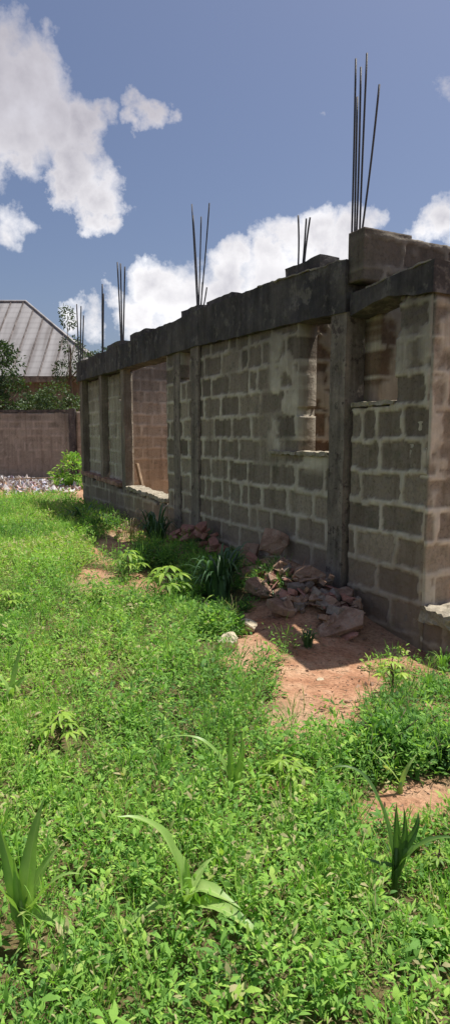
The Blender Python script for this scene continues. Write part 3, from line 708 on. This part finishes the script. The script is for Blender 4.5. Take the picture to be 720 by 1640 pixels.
rk(575, 1000, 16, 10, .04, (0, 0, 0), 7, M_rock, 'small pink stone just right of the large tilted slab', 'stone', .0)
rk(361, 1034, 36, 24, .14, (R_(5), R_(-10), R_(20)), 8, M_rockpale, 'larger of two cream stones at the edge of the weeds', 'stone', .06)
rk(397, 1008, 28, 20, .11, (0, R_(10), 0), 9, M_rockpale, 'smaller cream stone beside the larger one', 'stone', .05)
rk(512, 1087, 15, 7, .025, (0, 0, .4), 10, M_rockpale, 'tiny pale stone alone in the middle of the bare orange soil', 'stone', .0)
rr = random.Random(21)
for i in range(190):
    a = rr.random(); px = 395+175*a+rr.gauss(0, 8); cy = 925+75*a; py = cy+rr.uniform(-38, 30)
    if px > 580: continue
    p = rpos(px, py, rr.uniform(-.22, -.08)); w = rr.choice((rr.uniform(.03, .08), rr.uniform(.07, .15), rr.uniform(.12, .19)))
    e = (p.x-P0[0])*E2[0]+(p.y-P0[1])*E2[1]
    p.z = min(p.z, float(height(p.x, p.y))+.06)
    o = rock('rubble_chunk', p+ZV*rr.uniform(.01, .10), (w, w*rr.uniform(.5, 1), w*rr.uniform(.18, .45)), (rr.gauss(0, .45), rr.gauss(0, .45), rr.uniform(0, 6)), 100+i, rr.choice((M_rock, M_rock, M_rock, M_rock2, M_rockdull)), npts=10)
    tag(o, 'small broken brown chunk in the rubble heap against the wall', 'rubble', 'broken chunks in the heap against the wall')
for i in range(24):
    px = rr.gauss(322, 20); py = 858+rr.gauss(0, 10); p = rpos(px, py, rr.uniform(-.25, -.1)); w = rr.uniform(.08, .22)
    e = (p.x-P0[0])*E2[0]+(p.y-P0[1])*E2[1]
    p.z = min(p.z, float(height(p.x, p.y))+.05)
    o = rock('rubble_chunk', p+ZV*rr.uniform(.02, .16), (w, w*.7, w*rr.uniform(.25, .5)), (rr.gauss(0, .5), rr.gauss(0, .5), rr.uniform(0, 6)), 300+i, M_rock2, npts=10)
    tag(o, 'reddish broken chunk in the small pile behind the dark strap leaved clump', 'rubble', 'reddish chunks piled behind the dark clump')
for i in range(14):
    px = rr.gauss(203, 14); py = 852+rr.gauss(0, 6); p = gp(px, py); w = rr.uniform(.08, .2)
    o = rock('rubble_chunk', p+ZV*rr.uniform(.0, .08), (w, w*.7, w*.35), (rr.gauss(0, .4), rr.gauss(0, .4), rr.uniform(0, 6)), 400+i, M_rock, npts=10)
    tag(o, 'pinkish chunk lying among dry stalks near the far low wall', 'rubble', 'pinkish chunks near the far low wall')

# ------------------------------------------------------------------ individual plants
def planepts(base, pix, dy):
    """points surveyed by direction, placed around the plant's own distance"""
    return [Vector(depth(x, y, base.y+d)) for (x, y), d in zip(pix, dy)]
def bez(pts, n=12):
    pts = [Vector(p) for p in pts]; out = []
    for i in range(n+1):
        t = i/n; q = pts[:]
        while len(q) > 1: q = [q[k].lerp(q[k+1], t) for k in range(len(q)-1)]
        out.append(q[0])
    return out
def wprof(w, n=12, tip=.75): return [w*(.45+.55*math.sin(min(1, (i/n)*2.2)*math.pi/2))*max(.02, 1-max(0, (i/n-.35)/.65)**1.6) for i in range(n+1)]
def maize(base_px, leaves, label, stem_h=.12, w=.045, tint=.5, group='young maize plants', wk=1.05):
    b = gp(*base_px); T = empty('maize_plant', b); tag(T, label, 'maize plant', group)
    mb = MB(); mb.tube([b-ZV*.03, b+ZV*stem_h*.6, b+ZV*stem_h], [.012, .010, .006], 8, tint); mb.build('stem', M_maize, T)
    for i, lf in enumerate(leaves):
        pix, dy, ww = lf
        st = b+ZV*stem_h*(.25+.6*i/max(1, len(leaves)))
        P = bez([st, st+ZV*.03]+planepts(b, pix, dy), 20)
        m2 = MB(); m2.blade(P, wprof(ww*wk, 20), side=Vector((1, -.25, .2)) if abs(P[-1].x-P[0].x) < .12 else None, tint=tint+random.uniform(-.15, .1), seed=i); m2.build('leaf', M_maize, T)
    return T
maize((300, 1500), [([(290, 1400), (285, 1300), (188, 1308)], (0, .02, -.02), .085), ([(300, 1395), (335, 1420), (385, 1455)], (-.02, -.05, -.1), .075),
                    ([(302, 1420), (300, 1390), (297, 1372)], (0, .02, .03), .035), ([(265, 1440), (240, 1412), (226, 1404)], (-.05, -.08, -.1), .03), ([(310, 1440), (420, 1450), (440, 1560)], (-.1, -.16, -.2), .05), ([(280, 1450), (215, 1440), (170, 1530)], (-.06, -.1, -.12), .045), ([(312, 1420), (322, 1380), (345, 1372)], (.03, .05, .07), .03)],
      'maize plant at the bottom with one broad leaf arching up left', .16, tint=.75)
maize((38, 1520), [([(45, 1400), (50, 1330), (72, 1278)], (0, .02, .04), .05), ([(25, 1400), (5, 1350), (0, 1325)], (0, .02, .04), .045), ([(60, 1440), (85, 1390), (130, 1400)], (-.03, -.05, -.08), .04),
                   ([(10, 1430), (-20, 1380), (-60, 1420)], (-.03, -.06, -.1), .04), ([(30, 1440), (28, 1400), (22, 1372)], (0, 0, 0), .03), ([(52, 1430), (66, 1380), (100, 1350)], (.02, .04, .05), .035), ([(18, 1440), (12, 1350), (-18, 1300)], (.03, .05, .08), .035), ([(60, 1470), (100, 1460), (130, 1520)], (-.06, -.1, -.12), .04), ([(42, 1420), (58, 1370), (48, 1330)], (.02, .05, .08), .03)],
      'bushy maize plant in the lower left corner with upright leaves', .16, tint=.7, wk=1.2)
maize((630, 1450), [([(632, 1330), (600, 1170), (505, 1245)], (0, .05, .05), .04), ([(640, 1360), (632, 1320), (634, 1285)], (0, 0, .02), .03), ([(648, 1370), (652, 1330), (645, 1290)], (0, 0, .02), .03),
                    ([(660, 1360), (690, 1330), (735, 1345)], (-.02, -.05, -.08), .045), ([(605, 1400), (585, 1370), (560, 1362)], (-.02, -.03, -.05), .025), ([(665, 1345), (672, 1315), (668, 1300)], (0, 0, .02), .025)],
      'dark green maize plant at lower right with thin drooping leaves', .2, tint=.12)
maize((372, 1290), [([(365, 1210), (335, 1155), (250, 1186)], (0, .03, .05), .032), ([(385, 1240), (392, 1200), (385, 1170)], (0, 0, .02), .035), ([(370, 1230), (365, 1190), (372, 1160)], (0, .02, .02), .03), ([(395, 1260), (410, 1230), (440, 1245)], (-.02, -.04, -.05), .03)],
      'maize seedling with a thin leaf arching far to the left in mid field', .1, tint=.6)
maize((18, 1135), [([(20, 1080), (32, 1050), (36, 1022)], (0, .03, .05), .035), ([(10, 1090), (-2, 1070), (-20, 1090)], (0, 0, 0), .035), ([(25, 1100), (12, 1080), (8, 1140)], (-.05, -.08, -.1), .035), ([(28, 1095), (45, 1075), (50, 1090)], (0, 0, 0), .03)],
      'maize plant at the left edge of the picture halfway down the weeds', .1, tint=.7)
maize((640, 1270), [([(645, 1235), (655, 1222), (668, 1205)], (0, 0, .02), .02), ([(625, 1235), (610, 1215), (590, 1200)], (0, 0, .02), .018)],
      'tiny pale grass seedling on the bare soil at right', .05, tint=.95)

def cassava(px, py, wpx, label, nl=9, tint=.5, seed=1, mat=M_cassava, hfac=.9):
    b = gp(px, py); sc = b.y/1000; Rr = wpx*sc/2*1.15; hh = Rr*hfac*1.45; rg = random.Random(seed)
    T = empty('cassava_plant', b); tag(T, label, 'cassava plant', 'young cassava plants')
    s = MB(); s.tube([b-ZV*.02, b+ZV*hh*.5+Vector((.01, 0, 0)), b+ZV*hh*1.0], [.008, .006, .004], 7, .2)
    l = MB()
    for i in range(nl):
        az = i*2.4+rg.random(); t = (i+.5)/nl; rad = Rr*(1-.75*t)*rg.uniform(.6, .8)
        st = b+ZV*hh*(.35+.65*t); c = b+Vector((math.cos(az)*rad, math.sin(az)*rad, hh*(.55+.6*t)))
        s.tube([st, st.lerp(c, .5)+ZV*.02, c], .0025, 5, .6)
        nlf = rg.choice((5, 7, 7)); L = Rr*rg.uniform(.5, .72)*(1-.2*t)
        for k in range(nlf):
            a = az+(k-(nlf-1)/2)*.78; ll = L*(1-.1*abs(k-(nlf-1)/2))
            d = Vector((math.cos(a), math.sin(a), 0)); tip = c+d*ll-ZV*ll*rg.uniform(.25, .6); mid = c+d*ll*.55+ZV*ll*.02
            P = bez([c, mid, tip], 5); l.ribbon(P, [ll*.06, ll*.2, ll*.27, ll*.25, ll*.15, .001], fold=.25, tint=tint-.1+rg.uniform(-.35, .3))
    s.build('stem', M_bark, T); l.build('foliage', mat, T)
cassava(95, 1200, 78, 'lime green cassava plant left of centre in the weeds', 11, .5, 1)
cassava(458, 1285, 95, 'lime green cassava plant beside the arching maize seedling', 13, .6, 2)
cassava(625, 1112, 52, 'bright yellow green cassava plant just below the near wall', 9, .75, 3, hfac=1.3)
cassava(268, 965, 74, 'lime green cassava plant in front of the dark strap leaved clump', 11, .5, 4)
cassava(205, 928, 56, 'cassava plant between the two small bare soil spots', 9, .4, 5)
cassava(15, 985, 50, 'cassava plant at the left edge in the far weeds', 8, .55, 6)
cassava(160, 975, 44, 'small cassava plant below the far bare soil spots', 8, .5, 7)
cassava(60, 1235, 40, 'small yellowish cassava seedling below the left cassava', 6, .9, 8)
cassava(395, 1225, 34, 'small yellow seedling just behind the arching maize', 6, .8, 9)
cassava(540, 1462, 40, 'yellow green seedling at the bottom between two maize plants', 6, .7, 10)
cassava(108, 995, 26, 'single pale yellow broad leaved seedling in the left field', 5, 1, 11)
cassava(700, 1410, 60, 'olive seedling at the lower right corner beside the dark maize', 9, .35, 12)
cassava(330, 870, 40, 'yellow green seedling left of the dark clump by the wall', 7, .5, 13, M_weed)

def clump(name, px, py, wpx, hpx, n, label, cat, mat, seed, w=.02, tint=(.2, .8), arch=.6, lean=0):
    b = gp(px, py); sc = b.y/1000; Rr = wpx*sc/2; hh = hpx*sc; rg = random.Random(seed); l = MB()
    for i in range(n):
        az = rg.uniform(0, 6.28); r = Rr*rg.random()**.5; o = b+Vector((math.cos(az)*r*.35, math.sin(az)*r*.35, -.01))
        H = hh*rg.uniform(.55, 1.1); out = Rr*rg.uniform(.3, 1)
        tip = o+Vector((math.cos(az)*out, math.sin(az)*out, H*(1-arch*rg.random())))
        mid = o+Vector((math.cos(az)*out*.35+lean, math.sin(az)*out*.35, H*1.15))
        l.ribbon(bez([o, o+ZV*H*.5, mid, tip], 8), wprof(w*rg.uniform(.6, 1.2), 8), fold=.3, tint=rg.uniform(*tint))
    o = l.build(name, mat); tag(o, label, cat); return o
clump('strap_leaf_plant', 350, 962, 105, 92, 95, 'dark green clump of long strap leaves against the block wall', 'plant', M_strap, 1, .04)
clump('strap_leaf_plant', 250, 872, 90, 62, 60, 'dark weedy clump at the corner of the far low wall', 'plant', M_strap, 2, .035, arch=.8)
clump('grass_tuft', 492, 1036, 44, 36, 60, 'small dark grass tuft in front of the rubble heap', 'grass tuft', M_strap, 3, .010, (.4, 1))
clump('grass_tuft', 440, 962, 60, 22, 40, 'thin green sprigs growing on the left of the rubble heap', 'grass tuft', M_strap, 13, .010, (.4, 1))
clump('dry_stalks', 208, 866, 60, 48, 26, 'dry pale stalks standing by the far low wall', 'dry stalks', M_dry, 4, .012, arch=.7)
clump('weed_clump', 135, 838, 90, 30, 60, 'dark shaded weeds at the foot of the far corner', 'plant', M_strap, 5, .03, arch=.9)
clump('grass_tuft', 708, 1075, 50, 40, 50, 'wiry grass tuft at the right edge under the low wall', 'grass tuft', M_weed, 6, .008, (.3, .8))
clump('grass_tuft', 715, 985, 60, 30, 30, 'green tuft growing on the broken top of the near low wall', 'grass tuft', M_strap, 9, .012, (.5, 1)).location = tuple(Vector((.10, .10, .28)))

def bushy(px, py, wpx, hpx, n, label, seed, tint=.35, size=.05):
    b = gp(px, py); sc = b.y/1000; Rr = wpx*sc/2; hh = hpx*sc
    rg = np.random.default_rng(seed)
    T = empty('leafy_weed', b); tag(T, label, 'weed plant')
    mb = MB()
    for k in range(9):
        a = k*.7; mb.tube([b-ZV*.01, b+Vector((math.cos(a)*Rr*.3, math.sin(a)*Rr*.3, hh*.6)), b+Vector((math.cos(a)*Rr*.7, math.sin(a)*Rr*.7, hh*.95))], [.005, .004, .002], 5)
    mb.build('stems', M_bark, T)
    d = unit(rg.normal(0, 1, (n, 3))); d[:, 2] = np.abs(d[:, 2]); p = np.array(b)+d*rg.uniform(.3, 1, n)[:, None]**.5*np.array([Rr, Rr, hh])*(.6+.7*fbm(d[:, 0]*2.5+seed, d[:, 1]*2.5, d[:, 2]*2, 2))[:, None]
    leaf_mesh('foliage', p, unit(d*.7+rg.normal(0, .6, (n, 3))), unit(rg.normal(0, .5, (n, 3))+np.array([0, 0, 1.])), rg.uniform(.6, 1.3, n)*size, rg.uniform(.3, .5, n)*size, rg.uniform(0, .4, n), tint+.15*rg.standard_normal(n), M_weed, T)
bushy(618, 1212, 150, 72, 1200, 'rounded leafy weed bush on the right below the near wall', 1, .38, .055)
bushy(665, 1178, 110, 40, 600, 'lower leafy weed right behind the rounded bush', 2, .3, .05)
bushy(235, 905, 90, 38, 500, 'greyish leafy weed behind the lime cassava', 3, .2, .07)
bushy(345, 1010, 110, 45, 700, 'green leafy weed left of the cream stones', 4, .4, .06)
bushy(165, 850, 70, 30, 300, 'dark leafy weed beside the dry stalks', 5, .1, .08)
bushy(712, 1225, 50, 50, 350, 'dark leafy weed at the right edge', 6, .15, .05)

# ------------------------------------------------------------------ sky, clouds, sun
AZ = (EV+DV*.04).normalized(); EL = math.radians(70)
SD = Vector((AZ.x*math.cos(EL), AZ.y*math.cos(EL), math.sin(EL)))
w = bpy.data.worlds.new('World'); scene.world = w; w.use_nodes = True; nt = w.node_tree
for n in list(nt.nodes): nt.nodes.remove(n)
sky = N(nt, 'ShaderNodeTexSky', sky_type='NISHITA'); sky.sun_disc = False; sky.sun_elevation = EL; sky.sun_rotation = math.atan2(AZ.x, AZ.y)
sky.air_density = 1.0; sky.dust_density = 2.4; sky.ozone_density = 1.6
tc = N(nt, 'ShaderNodeTexCoord')
def vnode(op, a, b):
    n = N(nt, 'ShaderNodeVectorMath', operation=op)
    for i, v in enumerate((a, b)):
        if isinstance(v, (tuple, list, Vector)): n.inputs[i].default_value = tuple(v)
        else: nt.links.new(v, n.inputs[i])
    return n
dn = N(nt, 'ShaderNodeTexNoise'); dn.inputs['Scale'].default_value = 9; dn.inputs['Detail'].default_value = 7; dn.inputs['Roughness'].default_value = .62
nt.links.new(tc.outputs['Generated'], dn.inputs['Vector'])
off = vnode('SUBTRACT', dn.outputs['Color'], (.5, .5, .5)); sc_ = N(nt, 'ShaderNodeVectorMath', operation='SCALE'); nt.links.new(off.outputs[0], sc_.inputs[0]); sc_.inputs['Scale'].default_value = .16
pos = vnode('ADD', tc.outputs['Generated'], sc_.outputs[0]).outputs[0]
CL = [(20,210,75,1),(80,200,70,1),(135,215,50,1),(120,262,52,1),(150,300,42,1),(150,335,34,.95),(95,292,32,.9),(20,255,38,1),(-40,215,80,1),(50,150,70,1),(-20,120,80,1),
      (232,205,30,.8),(222,228,22,.7),(250,190,20,.6),
      (255,440,42,1),(300,470,62,1),(360,450,52,1),(385,420,38,1),(430,410,44,1),(480,385,46,1),(520,375,44,1),(560,385,44,1),(440,470,80,1),(340,540,80,1),(240,500,50,1),(190,470,28,.65),(150,520,36,.75),(105,515,34,.85),
      (705,365,40,1),(740,350,50,1),(800,350,80,1),(880,400,110,1),(10,370,34,.55),(40,365,24,.45),(515,190,20,.45),(-120,380,90,1),(-220,330,100,1),(720,120,26,.4)]
dens = None
for (cx, cy, r, k) in CL:
    d = Vector(ray(cx, cy)); ln = d.length; d.normalize(); rr_ = r/1000/ln*1.15
    dist = vnode('DISTANCE', pos, d).outputs['Value']
    v = mathn(nt, 'MULTIPLY_ADD', dist, -k/rr_, k)   # k*(1-dist/r)
    dens = v if dens is None else mathn(nt, 'MAXIMUM', dens, v)
# clouds over the rest of the sky, where the photograph does not look
gn = N(nt, 'ShaderNodeTexNoise'); gn.inputs['Scale'].default_value = 2.6; gn.inputs['Detail'].default_value = 6
nt.links.new(tc.outputs['Generated'], gn.inputs['Vector'])
dotf = vnode('DOT_PRODUCT', tc.outputs['Generated'], tuple(Vector(ray(360, 500)).normalized())).outputs['Value']
away = ramp(nt, dotf, [(.3, (1, 1, 1)), (.62, (0, 0, 0))])
g = mathn(nt, 'MULTIPLY', mathn(nt, 'MULTIPLY', mathn(nt, 'SUBTRACT', gn.outputs['Fac'], .54), 4), away)
g = mathn(nt, 'ADD', g, mathn(nt, 'SUBTRACT', away, 1.0))
dens = mathn(nt, 'MAXIMUM', dens, g)
fn = N(nt, 'ShaderNodeTexNoise'); fn.inputs['Scale'].default_value = 22; fn.inputs['Detail'].default_value = 6; fn.inputs['Roughness'].default_value = .6
nt.links.new(tc.outputs['Generated'], fn.inputs['Vector'])
dd_ = mathn(nt, 'ADD', dens, mathn(nt, 'MULTIPLY', mathn(nt, 'SUBTRACT', fn.outputs['Fac'], .5), .7))
mask = ramp(nt, dd_, [(.05, (0, 0, 0)), (.24, (.5, .5, .5)), (.5, (1, 1, 1))])
shade = N(nt, 'ShaderNodeTexNoise'); shade.inputs['Scale'].default_value = 11; shade.inputs['Detail'].default_value = 5
shv = vnode('ADD', tc.outputs['Generated'], (0, 0, .03)).outputs[0]; nt.links.new(shv, shade.inputs['Vector'])
core = mathn(nt, 'ADD', mathn(nt, 'MULTIPLY', dens, .55), mathn(nt, 'MULTIPLY', mathn(nt, 'SUBTRACT', shade.outputs['Fac'], .5), 1.1))
ccol = ramp(nt, core, [(.0, (8.6, 8.6, 8.8)), (.3, (7.0, 6.9, 7.1)), (.75, (4.3, 4.25, 4.7))])
sepz = N(nt, 'ShaderNodeSeparateXYZ'); nt.links.new(tc.outputs['Generated'], sepz.inputs[0])
ccol = mixc(nt, 1.0, ccol, ramp(nt, sepz.outputs['Z'], [(.26, (1, 1, 1)), (.42, (.6, .59, .63))]), 'MULTIPLY')
skyc = mixc(nt, 1.0, sky.outputs[0], (.68, .665, .72), 'MULTIPLY')
fc = mixc(nt, mask, skyc, ccol)
bg = N(nt, 'ShaderNodeBackground'); bg.inputs['Strength'].default_value = .096
nt.links.new(fc, bg.inputs['Color']); wo = N(nt, 'ShaderNodeOutputWorld'); nt.links.new(bg.outputs[0], wo.inputs[0])

sl = bpy.data.lights.new('sun', 'SUN'); sl.energy = 4.6; sl.angle = math.radians(.6); sl.color = (1, .95, .87)
so = bpy.data.objects.new('sun', sl); COL.objects.link(so); so.rotation_euler = SD.to_track_quat('Z', 'Y').to_euler(); so.location = (5, 0, 12)

cam = bpy.data.cameras.new('camera'); co = bpy.data.objects.new('camera', cam); COL.objects.link(co); scene.camera = co
co.location = (0, 0, EYE); co.rotation_euler = (math.radians(90)-PITCH, 0, 0)
cam.sensor_fit = 'VERTICAL'; cam.sensor_height = 36; cam.lens = 36*F/1640; cam.clip_end = 1500; cam.clip_start = .05
scene.view_settings.view_transform = 'Standard'; scene.view_settings.look = 'None'; scene.view_settings.exposure = 0.5; scene.view_settings.gamma = 1
scene.render.engine = 'CYCLES'; scene.cycles.max_bounces = 6; scene.cycles.transparent_max_bounces = 4
scene.render.resolution_x = 449; scene.render.resolution_y = 1024
